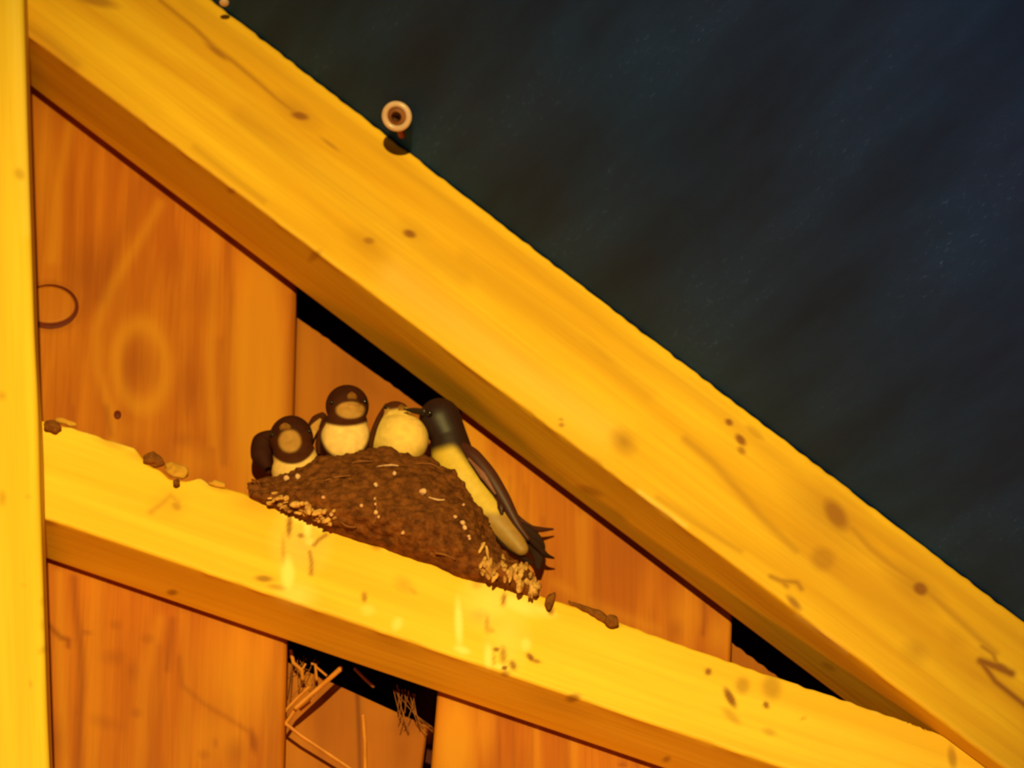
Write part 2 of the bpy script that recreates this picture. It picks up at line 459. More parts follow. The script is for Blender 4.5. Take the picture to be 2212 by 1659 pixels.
BR_TOP = [(-120, 850), (40, 896), (80, 903), (190, 932), (240, 950), (290, 966), (322, 1004), (345, 1014), (365, 1032), (400, 1038), (432, 1030),
          (460, 1046), (520, 1062), (700, 1126), (850, 1176), (1000, 1228), (1200, 1296), (1260, 1314), (1330, 1338), (1450, 1384), (1850, 1519), (2096, 1604), (2250, 1657)]
brace = Beam(BRACE_Y, 0.054, (97, 1118), (1690, 1657), BR_TOP)
k_br = [
    ('s', [(326, 1106), (350, 1088), (368, 1070), (385, 1085)], 8, 0.34), ('b', 381, 1094, 12, 9, 40, 0.45), ('b', 365, 1090, 30, 26, 0, 0.16, 0.8),
    ('b', 570, 1250, 18, 7, 5, 0.62), ('b', 598, 1268, 18, 6, 10, 0.35), ('b', 815, 1172, 14, 14, 0, 0.6), ('b', 843, 1178, 4, 12, 0, 0.3),
    ('b', 787, 1290, 6, 11, 0, 0.62), ('b', 872, 1262, 18, 14, 40, 0.24, 0.8), ('b', 890, 1275, 14, 6, 40, 0.25),
    ('b', 1146, 1420, 11, 6, 50, 0.85), ('b', 1158, 1428, 10, 5, 15, 0.6), ('b', 1072, 1403, 7, 5, 0, 0.75), ('b', 1087, 1415, 7, 18, 0, 0.55),
    ('b', 1090, 1443, 6, 5, -30, 0.95), ('b', 1108, 1437, 7, 11, -20, 0.7), ('b', 1067, 1424, 3, 14, 0, 0.4), ('b', 1052, 1348, 5, 20, 0, 0.4),
    ('b', 1060, 1362, 8, 6, 0, 0.3), ('b', 1035, 1330, 16, 12, 0, 0.18, 0.8),
    ('b', 1530, 1451, 7, 8, 0, 0.8), ('b', 1577, 1507, 22, 8, 62, 0.95), ('b', 1604, 1481, 15, 18, 0, 0.42), ('b', 1667, 1484, 20, 26, -10, 0.4),
    ('b', 1655, 1523, 6, 8, -20, 0.82), ('b', 1580, 1547, 24, 9, 42, 0.32), ('b', 1662, 1581, 15, 8, 20, 0.3), ('b', 1735, 1552, 7, 4, -30, 0.3),
    ('b', 2057, 1636, 9, 24, -8, 0.5), ('b', 545, 1085, 40, 20, 20, 0.26, 0.9), ('b', 640, 1090, 28, 12, 20, 0.3, 0.8),
    ('b', 625, 1135, 6, 26, 4, 0.75), ('b', 650, 1157, 7, 6, 0, 0.7), ('s', [(669, 1192), (673, 1215), (672, 1240)], 5, 0.65),
    ('s', [(678, 1178), (690, 1165), (705, 1155)], 5, 0.7), ('b', 655, 1175, 32, 30, 0, 0.2, 0.8), ('b', 612, 1185, 5, 30, 0, 0.35),
    ('s', [(700, 1130), (760, 1150), (830, 1166), (900, 1192), (980, 1235)], 7, 0.35), ('b', 1088, 1295, 5, 14, 10, 0.75), ('b', 1030, 1262, 10, 10, 0, 0.3),
    ('b', 1190, 1318, 6, 10, 0, 0.8), ('b', 1330, 1350, 12, 5, 10, 0.4), ('b', 300, 985, 26, 8, 20, 0.25, 0.8), ('b', 240, 958, 30, 8, 20, 0.3, 0.8),
    ('b', 470, 1052, 26, 8, 20, 0.35, 0.8), ('b', 110, 1130, 14, 8, 0, 0.2),
    # underside
    ('b', 372, 1280, 11, 6, 0, 0.62), ('b', 1238, 1508, 16, 9, -15, 0.62), ('b', 1092, 1455, 9, 7, 0, 0.5), ('b', 1440, 1640, 9, 6, -30, 0.5),
    ('b', 850, 1390, 50, 14, 18, 0.2, 0.9), ('b', 1200, 1520, 60, 14, 18, 0.18, 0.9), ('b', 700, 1330, 80, 14, 18, 0.14, 0.9),
]
p_br = [
    ('b', 622, 1240, 14, 42, 0, 0.85), ('b', 650, 1170, 46, 55, 0, 0.4, 0.7), ('b', 664, 1138, 9, 34, 0, 1.0), ('b', 668, 1170, 12, 10, 0, 0.9), ('b', 645, 1118, 34, 14, 20, 0.7, 0.6), ('b', 690, 1135, 26, 10, 25, 0.6, 0.6),
    ('b', 640, 1285, 34, 26, 10, 0.5, 0.7), ('b', 991, 1345, 8, 48, -2, 0.95), ('b', 998, 1404, 16, 8, 20, 0.85), ('b', 858, 1348, 10, 14, 20, 0.6),
    ('b', 795, 1318, 14, 12, 0, 0.35), ('b', 1060, 1300, 50, 45, 0, 0.5, 0.7), ('b', 1120, 1306, 46, 18, 20, 0.75, 0.6), ('b', 1055, 1418, 8, 26, 0, 0.85),
    ('b', 1135, 1392, 11, 14, 0, 0.65), ('b', 1095, 1370, 34, 60, 0, 0.35, 0.8), ('b', 1082, 1440, 18, 6, 10, 0.7), ('b', 835, 1172, 10, 16, 0, 0.35, 0.7),
    ('b', 1165, 1318, 30, 10, 20, 0.6, 0.7), ('s', [(1660, 1450), (1783, 1493), (1850, 1519), (2090, 1602)], 5, 0.4),
    ('s', [(120, 912), (190, 934), (290, 968)], 6, 0.25), ('b', 455, 1042, 20, 8, 20, 0.5), ('b', 374, 1026, 10, 6, 0, 0.7), ('b', 420, 1022, 8, 14, 0, 0.6),
]
uL, _ = brace.uv(-20, 1080)
u1, v1 = brace.uv(2096, 1604)
# the brace is cut off along the rafter's lower face
cr = rafter.d @ brace.d
def brace_end(V):
    # u where a point (u, V) of the brace reaches the rafter's lower plane
    a = (brace.o - rafter.o) @ rafter.n
    return -(a + V * (brace.n @ rafter.n) + 0.0004) / (brace.d @ rafter.n)
ue_lo, ue_hi = brace_end(0.0), brace_end(float(v1))
ua = min(ue_lo, ue_hi) - 0.02
us = np.concatenate([np.linspace(uL - 0.08, uL, 6)[:-1], np.arange(uL, max(ue_lo, ue_hi), 0.0016)])
BRA = brace.build('brace_beam', M_BRACE, us, k_br, p_br, nf=70, nb=44, endcut=(ua, brace_end))
tagp(BRA, 'yellow sloping brace beam with white droppings streaks, carrying the mud nest', 'beam', kind='thing')

# post, in front of both timbers and running down to the floor
def make_post():
    Yf, D, r = -0.118, 0.0425, 0.004
    Rt, Rb = P(51, 0, Yf), P(107, 1659, Yf)
    dirp = (Rb - Rt) / np.linalg.norm(Rb - Rt)
    top = Rt - dirp * 0.105
    total = (top[2] - 0.0) / -dirp[2]
    seen0, seen1 = 0.085, 0.085 + np.linalg.norm(Rb - Rt) + 0.04
    ss = np.concatenate([np.linspace(0, seen0, 8)[:-1], np.arange(seen0, seen1, 0.002), np.linspace(seen1, total, 14)])
    side = np.array((dirp[2], 0, -dirp[0]))
    if side[0] > 0:
        side = -side                                   # towards the left
    wid = 0.11
    per = []
    for t in np.linspace(1, 0, 12):
        per.append((0.0, r + t * (D - 2 * r)))          # right side, back to front
    for k in range(1, 5):
        a = math.pi / 2 * k / 5
        per.append((r - r * math.cos(a), r - r * math.sin(a)))
    for t in np.linspace(0, 1, 56):
        per.append((r + t * (wid - 2 * r), 0.0))
    per.append((wid, r)); per.append((wid, D)); per.append((0.0, D))
    per = np.array(per)
    m = len(per)
    S = np.repeat(ss[:, None], m, 1).ravel()
    A = np.repeat(per[None, :, 0], len(ss), 0).ravel()
    B = np.repeat(per[None, :, 1], len(ss), 0).ravel()
    A = A + 0.0008 * (vnoise(np.stack([S * 14, S * 0, S * 0], -1)) - 0.5) * (A < 0.02)
    verts = top + np.outer(S, dirp) + np.outer(A, side) + np.outer(B, (0, 1, 0))
    verts[:, 1] += Yf - top[1]
    verts[-m:, 2] = 0.0
    px, py = proj(verts)
    kn = [('b', 42, 376, 10, 13, -30, 0.5), ('b', 4, 855, 9, 9, 0, 0.45), ('b', 5, 1076, 8, 16, 0, 0.5), ('b', 60, 1073, 6, 5, 0, 0.3),
          ('b', 94, 1404, 14, 7, -30, 0.4), ('b', 66, 1478, 5, 8, 0, 0.4), ('b', 94, 1300, 9, 10, 0, 0.25), ('b', 52, 1265, 8, 5, 0, 0.2), ('b', 92, 1350, 6, 12, 0, 0.25)]
    pa = [('s', [(30, 0), (45, 200), (60, 500)], 14, 0.35)]
    me = mesh_np('post', verts, grid_quads(len(ss), m, True), ngons=[list(range(m))[::-1], list(range((len(ss) - 1) * m, len(ss) * m))],
                 vec=np.stack([S, A, B], -1), attrs={'knot': paint(px, py, kn), 'pale': paint(px, py, pa)})
    o = link(me, 'wooden_post', M_POST)
    tagp(o, 'bright yellow upright wooden post at the left, in front of both sloping timbers', 'post', kind='thing')
make_post()

# ------------------------------------------------------------------ wall of boards
WALL = empty('wall_back', (0, 0.03, 0), kind='structure')
tagp(WALL, 'orange-brown wall of upright boards behind the sloping timbers')

def board(name, mat, Y, T, left, right, z0, z1, knots=(), pales=(), topcut=None, fine=(2.95, 3.75), step=0.002, label=None, topfn=None):
    """an upright plank; left / right are straight lines through two photo points, or plain x values"""
    def xline(e):
        if isinstance(e, (int, float)):
            return lambda z: np.full_like(z, float(e))
        A, B = P(*e[0], Y), P(*e[1], Y)
        return lambda z: A[0] + (z - A[2]) * (B[0] - A[0]) / (B[2] - A[2])
    fl, fr = xline(left), xline(right)
    a, b = max(fine[0], z0), min(fine[1], z1)
    zs = np.concatenate([np.linspace(z0, a, 8)[:-1] if a > z0 else [], np.arange(a, b, step), [b], np.linspace(b, z1, 5)[1:] if z1 > b else []])
    # the edges keep their direction only where they are seen; further down the plank is plumb
    zc = np.clip(zs, 3.05, 3.75)
    xl, xr = fl(zc), fr(zc)
    nx = int(min(180, max(24, (xr - xl).max() / step)))
    t = np.linspace(0, 1, nx)
    r = 0.0012
    X = xl[:, None] + (xr - xl)[:, None] * t[None]
    Z = np.repeat(zs[:, None], nx, 1)
    if topfn is not None:
        Z = np.minimum(Z, topfn(X))
    F = np.stack([X, np.full_like(X, Y), Z], -1)
    edge = (t == 0) | (t == 1)
    F[:, edge, 1] += r
    # loop: front row, then back two points
    back = np.stack([np.stack([X[:, -1], np.full(len(zs), Y + T), Z[:, -1]], -1), np.stack([X[:, 0], np.full(len(zs), Y + T), Z[:, 0]], -1)], 1)
    L = np.concatenate([F, back], 1)
    m = nx + 2
    verts = L.reshape(-1, 3)
    px, py = proj(verts)
    me = mesh_np(name, verts, grid_quads(len(zs), m, True), ngons=[list(range(m)), list(range((len(zs) - 1) * m, len(zs) * m))[::-1]],
                 vec=np.stack([verts[:, 2], verts[:, 0], verts[:, 1]], -1),
                 attrs={'knot': paint(px, py, knots), 'pale': paint(px, py, pales)})
    o = link(me, name, mat, WALL)
    if label:
        o['label'] = label
    return o

RD = rafter.d
def rafter_under(off):
    """height of the rafter's lower face above x, lowered by off"""
    return lambda X: rafter.o[2] + (X - rafter.o[0]) * RD[2] / RD[0] - off
k_left = [
    ('b', 180, 590, 34, 60, 10, 0.3, 0.8), ('s', [(492, 480), (497, 640), (488, 820), (484, 1000)], 9, 0.32), ('s', [(300, 400), (275, 480), (240, 560), (215, 640)], 20, 0.25),
    ('s', [(160, 1250), (165, 1330), (174, 1400), (176, 1480), (172, 1540), (170, 1659)], 10, 0.55), ('b', 172, 1540, 10, 14, 0, 0.5),
    ('s', [(104, 1350), (120, 1366), (132, 1378), (150, 1382), (147, 1396)], 6, 0.65), ('b', 182, 1366, 16, 6, 5, 0.4),
    ('b', 245, 1420, 20, 14, 0, 0.3, 0.8), ('b', 285, 1450, 12, 20, 0, 0.3, 0.8), ('b', 250, 1350, 12, 10, 0, 0.25), ('b', 320, 1380, 14, 10, 0, 0.25),
    ('s', [(372, 1340), (366, 1400), (360, 1445)], 9, 0.42), ('s', [(386, 1420), (392, 1480), (440, 1520), (500, 1556), (540, 1582)], 6, 0.3),
    ('b', 547, 1602, 8, 26, -8, 0.62), ('b', 510, 1626, 18, 26, 0, 0.34, 0.7), ('b', 440, 1630, 10, 10, 0, 0.3), ('b', 465, 1605, 6, 10, 0, 0.3),
    ('b', 225, 1560, 30, 12, 15, 0.25, 0.8), ('b', 295, 1540, 10, 10, 0, 0.3), ('s', [(345, 1400), (335, 1520), (330, 1659)], 12, 0.22),
    ('s', [(605, 1390), (590, 1480), (585, 1659)], 16, 0.3), ('b', 122, 1600, 16, 40, 0, 0.3, 0.8), ('s', [(160, 880), (160, 930)], 4, 0.3),
    ('s', [(228, 880), (240, 940)], 7, 0.35), ('b', 415, 840, 24, 40, 0, 0.22, 0.8), ('b', 440, 620, 30, 60, 0, 0.25, 0.8), ('b', 385, 560, 20, 40, 0, 0.2, 0.8),
    ('b', 300, 790, 30, 52, 10, 0.28, 0.8), ('s', [(480, 740), (485, 850)], 14, 0.25), ('b', 330, 700 + 290, 40, 30, 0, 0.2, 0.9), ('b', 395, 950, 18, 14, 0, 0.25, 0.8),
    ('s', [(630, 640), (625, 860), (622, 1000)], 8, 0.3), ('r', 108, 662, 68, 52, 0, 0.25, 0.12),
]
p_left = [
    ('r', 305, 790, 54, 88, -4, 0.5, 0.3), ('s', [(345, 440), (300, 520), (240, 620), (208, 710), (212, 800), (238, 880), (250, 960)], 13, 0.42),
    ('s', [(150, 270), (125, 400), (112, 560)], 14, 0.5), ('b', 560, 800, 58, 320, 0, 0.62, 0.3), ('s', [(468, 500), (455, 760), (460, 960)], 10, 0.35),
    ('b', 95, 330, 30, 110, 0, 0.4, 0.7), ('s', [(128, 1240), (130, 1420), (140, 1659)], 12, 0.5), ('b', 520, 1450, 80, 110, 0, 0.55, 0.6),
    ('s', [(345, 1340), (310, 1460), (300, 1659)], 16, 0.3), ('s', [(210, 1260), (205, 1460), (200, 1659)], 20, 0.3), ('b', 470, 1590, 60, 60, 0, 0.4, 0.7),
    ('s', [(400, 1330), (405, 1500), (395, 1659)], 14, 0.3), ('b', 430, 1000, 50, 30, 0, 0.25, 0.8), ('b', 270, 930, 30, 30, 0, 0.25, 0.8),
]
LB = board('raised_board', M_BOARD, 0.0, 0.024, -0.60, ((639, 625), (619, 1395)), 0.0, 4.45, k_left, p_left,
           topfn=lambda X: rafter_under(-0.07)(X), label='broad board at the left with an oval knot')
k_right = [('s', [(1521, 1300), (1523, 1340), (1518, 1370)], 6, 0.45), ('b', 1460, 1360, 12, 18, 0, 0.3, 0.8), ('s', [(1290, 1150), (1292, 1340)], 10, 0.25),
           ('b', 1345, 1210, 40, 70, 0, 0.18, 0.8), ('s', [(1076, 1540), (1078, 1659)], 6, 0.3), ('s', [(1145, 1560), (1147, 1659)], 6, 0.25),
           ('s', [(1110, 1540), (1112, 1659)], 8, 0.22), ('s', [(1220, 1600), (1222, 1659)], 10, 0.3), ('s', [(1172, 1120), (1174, 1300)], 5, 0.25),
           ('s', [(1100, 1030), (1104, 1200)], 4, 0.2), ('s', [(1135, 1050), (1138, 1250)], 5, 0.22), ('b', 1345, 1652, 10, 5, 0, 0.5)]
p_right = [('s', [(1010, 900), (1030, 990), (1080, 1060)], 34, 0.75), ('b', 985, 1600, 40, 110, 4, 0.9, 0.5), ('s', [(1090, 1020), (1130, 1130), (1140, 1260)], 20, 0.3),
           ('s', [(1258, 1120), (1260, 1320)], 16, 0.4), ('b', 1480, 1330, 34, 50, 0, 0.4, 0.8), ('b', 1550, 1370, 22, 40, 0, 0.5, 0.8), ('b', 1045, 1570, 24, 60, 0, 0.5, 0.6),
           ('s', [(1240, 1590), (1242, 1659)], 9, 0.6), ('s', [(1160, 1560), (1162, 1659)], 9, 0.4), ('b', 1390, 1380, 60, 20, 18, 0.3, 0.8), ('s', [(1200, 1260), (1290, 1310), (1420, 1360)], 14, 0.3)]
RB = board('raised_board', M_BOARD, 0.0, 0.024, ((996, 902), (931, 1659)), ((1581, 1330), (1572, 1640)), 0.0, 4.45, k_right, p_right,
           topfn=lambda X: rafter_under(-0.07)(X))
# recessed boards behind them; they stop short of the rafter, the dark openings standing in for its shadow
RY = 0.030
def cut_line(a, b):
    A, B = P(*a, RY), P(*b, RY)
    return lambda X: A[2] + (X - A[0]) * (B[2] - A[2]) / (B[0] - A[0]) + 0.0006 * np.sin(X * 900)
k_mid = [('s', [(636, 690), (630, 900)], 12, 0.5), ('b', 770, 800, 40, 60, 20, 0.2, 0.9), ('b', 800, 830, 60, 20, 37, 0.2, 0.9)]
board('recessed_board', M_BOARD2, RY, 0.022, ((560, 600), (540, 1395)), ((985, 902), (965, 1230)), 3.262, 3.9, k_mid, [('b', 655, 800, 26, 200, 0, 0.4, 0.5)],
      topfn=cut_line((639, 683), (885, 859)))
# lower half, cut ragged so the opening stands in for the brace's shadow
RAG = [(540, 1395), (612, 1412), (640, 1440), (700, 1443), (735, 1466), (790, 1481), (822, 1490), (836, 1512), (850, 1524), (872, 1529), (900, 1552), (925, 1572)]
RAGP = np.array([P(x, y, RY) for x, y in RAG])
k_low = [('s', [(772, 1500), (775, 1560), (778, 1659)], 6, 0.7), ('s', [(615, 1440), (625, 1500), (615, 1570)], 14, 0.35), ('b', 880, 1560, 26, 30, 30, 0.4, 0.7),
         ('b', 700, 1560, 30, 60, 0, 0.2, 0.8), ('b', 870, 1620, 20, 40, 0, 0.25, 0.8)]
p_low = [('b', 655, 1470, 26, 40, 20, 0.4, 0.7), ('b', 640, 1620, 30, 60, 0, 0.4, 0.7), ('b', 830, 1540, 40, 20, 20, 0.2, 0.8)]
board('recessed_board', M_BOARD2, RY, 0.022, ((560, 1300), (550, 1659)), ((932, 1505), (911, 1659)), 0.0, 3.25, k_low, p_low,
      topfn=lambda X: np.interp(X, RAGP[:, 0], RAGP[:, 2]) + 0.0005 * np.sin(X * 1400), fine=(3.08, 3.25), step=0.0012)
board('recessed_board', M_BOARD2, RY, 0.022, ((1540, 1330), (1530, 1659)), 0.40, 0.0, 3.9, [], [], topfn=cut_line((1583, 1390), (1690, 1470)))
board('raised_board', M_BOARD, 0.0, 0.024, 0.36, 0.60, 0.0, 4.0, [], [], topfn=lambda X: rafter_under(-0.07)(X), fine=(3.0, 3.0001))
# unseen dark sheet added behind the boards to keep the openings black
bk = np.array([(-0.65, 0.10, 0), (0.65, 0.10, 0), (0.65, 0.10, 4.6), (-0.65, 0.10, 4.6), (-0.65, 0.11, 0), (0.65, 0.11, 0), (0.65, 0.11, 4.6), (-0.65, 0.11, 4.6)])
link(mesh_np('shade_backing', bk, [(0, 1, 2, 3), (7, 6, 5, 4), (0, 4, 5, 1), (1, 5, 6, 2), (2, 6, 7, 3), (3, 7, 4, 0)]), 'shade_backing', M_DARK, WALL, False)

# the oval knot and the rusty nail head of the left board
def disc_mesh(name, cx, cy, rx, ry, Y, h, nr=10, na=48, dome=0.4, wob=0.0):
    vs, n = [], 0
    for i in range(nr + 1):
        q = i / nr
        for k in range(na):
            a = 2 * math.pi * k / na
            w = 1 + wob * math.sin(2 * a + 1) + wob * 0.6 * math.sin(3 * a)
            p = P(cx + rx * q * w * math.cos(a), cy + ry * q * w * math.sin(a), Y)
            p[1] = Y - h * (1 - dome * q * q)
            vs.append(p)
    for k in range(na):
        p = vs[nr * na + k].copy()
        p[1] = Y + 0.0005
        vs.append(p)
    return vs, grid_quads(nr + 2, na, True)
v, q = disc_mesh('knot_gap', 108, 663, 62, 48, 0.0, 0.0006, dome=0.0)
kg = link(mesh_np('knot_shadow_gap', v, q), 'knot_rim', M_NAIL, LB)
kg['label'] = 'dark cracked rim around the oval knot'
v, q = disc_mesh('knot', 106, 660, 55, 40, 0.0, 0.0016, dome=0.3, wob=0.02)
va = np.array(v)
kn = link(mesh_np('knot', v, q, vec=np.stack([va[:, 2] * 0.3, va[:, 0], va[:, 1]], -1), attrs={'knot': np.zeros(len(v)), 'pale': np.full(len(v), 0.15)}), 'knot', M_BOARD, LB)
v, q = disc_mesh('nail', 254, 897, 8, 9, 0.0, 0.0015, nr=5, na=20)
link(mesh_np('nail_head', v, q), 'nail_head', M_NAIL, LB)

# ------------------------------------------------------------------ roof sheet and floor
vt0 = float(np.interp(rafter.uv(1300, 640)[0], rafter.tu, rafter.tv))
u = np.linspace(-1.4, 2.6, 60)
w = np.linspace(-2.4, 0.35, 60)
tp = np.interp(u, rafter.tu, rafter.tv)
Uu, Ww = np.meshgrid(u, w, indexing='ij')
sag = 0.006 * np.sin(Uu * 9) * np.clip((RAFTER_Y - Ww) / 0.4, 0, 1)
lo_v = rafter.o + Uu[..., None] * rafter.d + (np.repeat(tp[:, None], len(w), 1) + 0.0006 + np.abs(sag))[..., None] * rafter.n
lo_v[..., 1] = Ww
hi_v = lo_v + 0.004 * rafter.n
n1, n2 = lo_v.shape[:2]
verts = np.concatenate([lo_v.reshape(-1, 3), hi_v.reshape(-1, 3)])
q = grid_quads(n1, n2)
rim = [i * n2 for i in range(n1)] + [(n1 - 1) * n2 + j for j in range(1, n2)] + [i * n2 + n2 - 1 for i in range(n1 - 2, -1, -1)] + [j for j in range(n2 - 2, 0, -1)]
off = n1 * n2
sides = [(rim[k], rim[(k + 1) % len(rim)], rim[(k + 1) % len(rim)] + off, rim[k] + off) for k in range(len(rim))]
allq = np.concatenate([q[:, ::-1], q + off, np.array(sides)])
gcr = np.concatenate([np.stack([Uu, -Ww, 0 * Uu], -1).reshape(-1, 3)] * 2)
ROOF = link(mesh_np('ceiling', verts, allq, vec=gcr), 'ceiling', M_ROOF)
tagp(ROOF, 'dark blue-grey roof sheet above the rafter', kind='structure')
fl = np.array([(-3, -6, 0), (3, -6, 0), (3, 0.2, 0), (-3, 0.2, 0), (-3, -6, -0.1), (3, -6, -0.1), (3, 0.2, -0.1), (-3, 0.2, -0.1)], float)
tagp(link(mesh_np('floor', fl, [(0, 1, 2, 3), (7, 6, 5, 4), (0, 4, 5, 1), (1, 5, 6, 2), (2, 6, 7, 3), (3, 7, 4, 0)]), 'floor', M_FLOOR, None, False),
     'bare barn floor', kind='structure')

# point of the roof sheet seen at a photo place
def on_roof(px, py):
    d = FW + RT * ((px - W / 2) / FPX) + UP * ((H / 2 - py) / FPX)
    q0 = rafter.o + (vt0 + 0.0006) * rafter.n
    t = ((q0 - CAMPOS) @ rafter.n) / (d @ rafter.n)
    return CAMPOS + d * t

# ------------------------------------------------------------------ small shape builders
def smooth_path(pts, n):
    pts = np.asarray(pts, float)
    if len(pts) == 2:
        t = np.linspace(0, 1, n)[:, None]
        return pts[0] * (1 - t) + pts[1] * t
    Pp = np.vstack([2 * pts[0] - pts[1], pts, 2 * pts[-1] - pts[-2]])
    out = []
    seg = len(pts) - 1
    for s in np.linspace(0, seg, n):
        i = min(int(s), seg - 1)
        t = s - i
        a, b, c, d = Pp[i], Pp[i + 1], Pp[i + 2], Pp[i + 3]
        out.append(0.5 * ((2 * b) + (-a + c) * t + (2 * a - 5 * b + 4 * c - d) * t * t + (-a + 3 * b - 3 * c + d) * t ** 3))
    return np.array(out)

def sweep(pts, rad, thick=None, n=24, ns=12, side=None):
    """tube through pts; rad = half width at each point, thick = half thickness (across depth)"""
    path = smooth_path(pts, n)
    k = np.linspace(0, 1, len(rad))
    t = np.linspace(0, 1, n)
    a = np.interp(t, k, rad)
    b = np.interp(t, np.linspace(0, 1, len(thick)), thick) if thick is not None else a
    tan = np.gradient(path, axis=0)
    tan /= np.linalg.norm(tan, axis=1)[:, None] + 1e-12
    ref = np.array(side if side is not None else FW)
    s = np.cross(tan, ref)
    s /= np.linalg.norm(s, axis=1)[:, None] + 1e-12
    d = np.cross(s, tan)
    ang = np.linspace(0, 2 * math.pi, ns, endpoint=False)
    V = path[:, None] + s[:, None] * (a[:, None] * np.cos(ang))[..., None] + d[:, None] * (b[:, None] * np.sin(ang))[..., None]
    verts = V.reshape(-1, 3)
    ng = [list(range(ns))[::-1], list(range((n - 1) * ns, n * ns))]
    return verts, grid_quads(n, ns, True), ng

def ellipsoid(c, r, rot=None, n=20, m=28):
    th = np.linspace(0.02, math.pi - 0.02, n)
    ph = np.linspace(0, 2 * math.pi, m, endpoint=False)
    T, Ph = np.meshgrid(th, ph, indexing='ij')
    v = np.stack([np.sin(T) * np.cos(Ph) * r[0], np.sin(T) * np.sin(Ph) * r[1], np.cos(T) * r[2]], -1).reshape(-1, 3)
    if rot is not None:
        v = v @ np.asarray(rot).T
    return v + np.asarray(c), grid_quads(n, m, True), [list(range(m))[::-1], list(range((n - 1) * m, n * m))]

def remesh(parts, voxel=0.0007, smooth=8):
    """several overlapping solids -> one continuous smooth skin (verts, faces)"""
    me = bpy.data.meshes.new('tmp')
    V, F, o = [], [], 0
    for v, q, ng in parts:
        V += v.tolist()
        F += [[a + o for a in f] for f in q.tolist()] + [[a + o for a in f] for f in ng]
        o += len(v)
    me.from_pydata(V, [], F)
    ob = bpy.data.objects.new('tmp', me)
    COL.objects.link(ob)
    r = ob.modifiers.new('r', 'REMESH')
    r.mode = 'VOXEL'
    r.voxel_size = voxel
    s = ob.modifiers.new('s', 'SMOOTH')
    s.factor = 0.5
    s.iterations = smooth
    dg = bpy.context.evaluated_depsgraph_get()
    ev = ob.evaluated_get(dg)
    m2 = bpy.data.meshes.new_from_object(ev)
    vv = np.zeros(len(m2.vertices) * 3)
    m2.vertices.foreach_get('co', vv)
    ff = [list(p.vertices) for p in m2.polygons]
    bpy.data.objects.remove(ob)
    bpy.data.meshes.remove(me)
    bpy.data.meshes.remove(m2)
    return vv.reshape(-1, 3), ff

def oriented(v, ff):
    c = v.mean(0)
    s = 0
    for f in ff[::7]:
        a, b, d = v[f[0]] - c, v[f[1]] - c, v[f[2]] - c
        s += a @ np.cross(b, d)
    return ff if s > 0 else [f[::-1] for f in ff]

def colmesh(name, v, ff, col):
    me = bpy.data.meshes.new(name)
    me.from_pydata(v.tolist(), [], oriented(v, ff))
    a = me.attributes.new('col', 'FLOAT_COLOR', 'POINT')
    c = np.ones((len(v), 4), np.float32)
    c[:, :3] = col
    a.data.foreach_set('color', c.ravel())
    me.update()
    return me

def px2m(r):
    return r / 3300.0

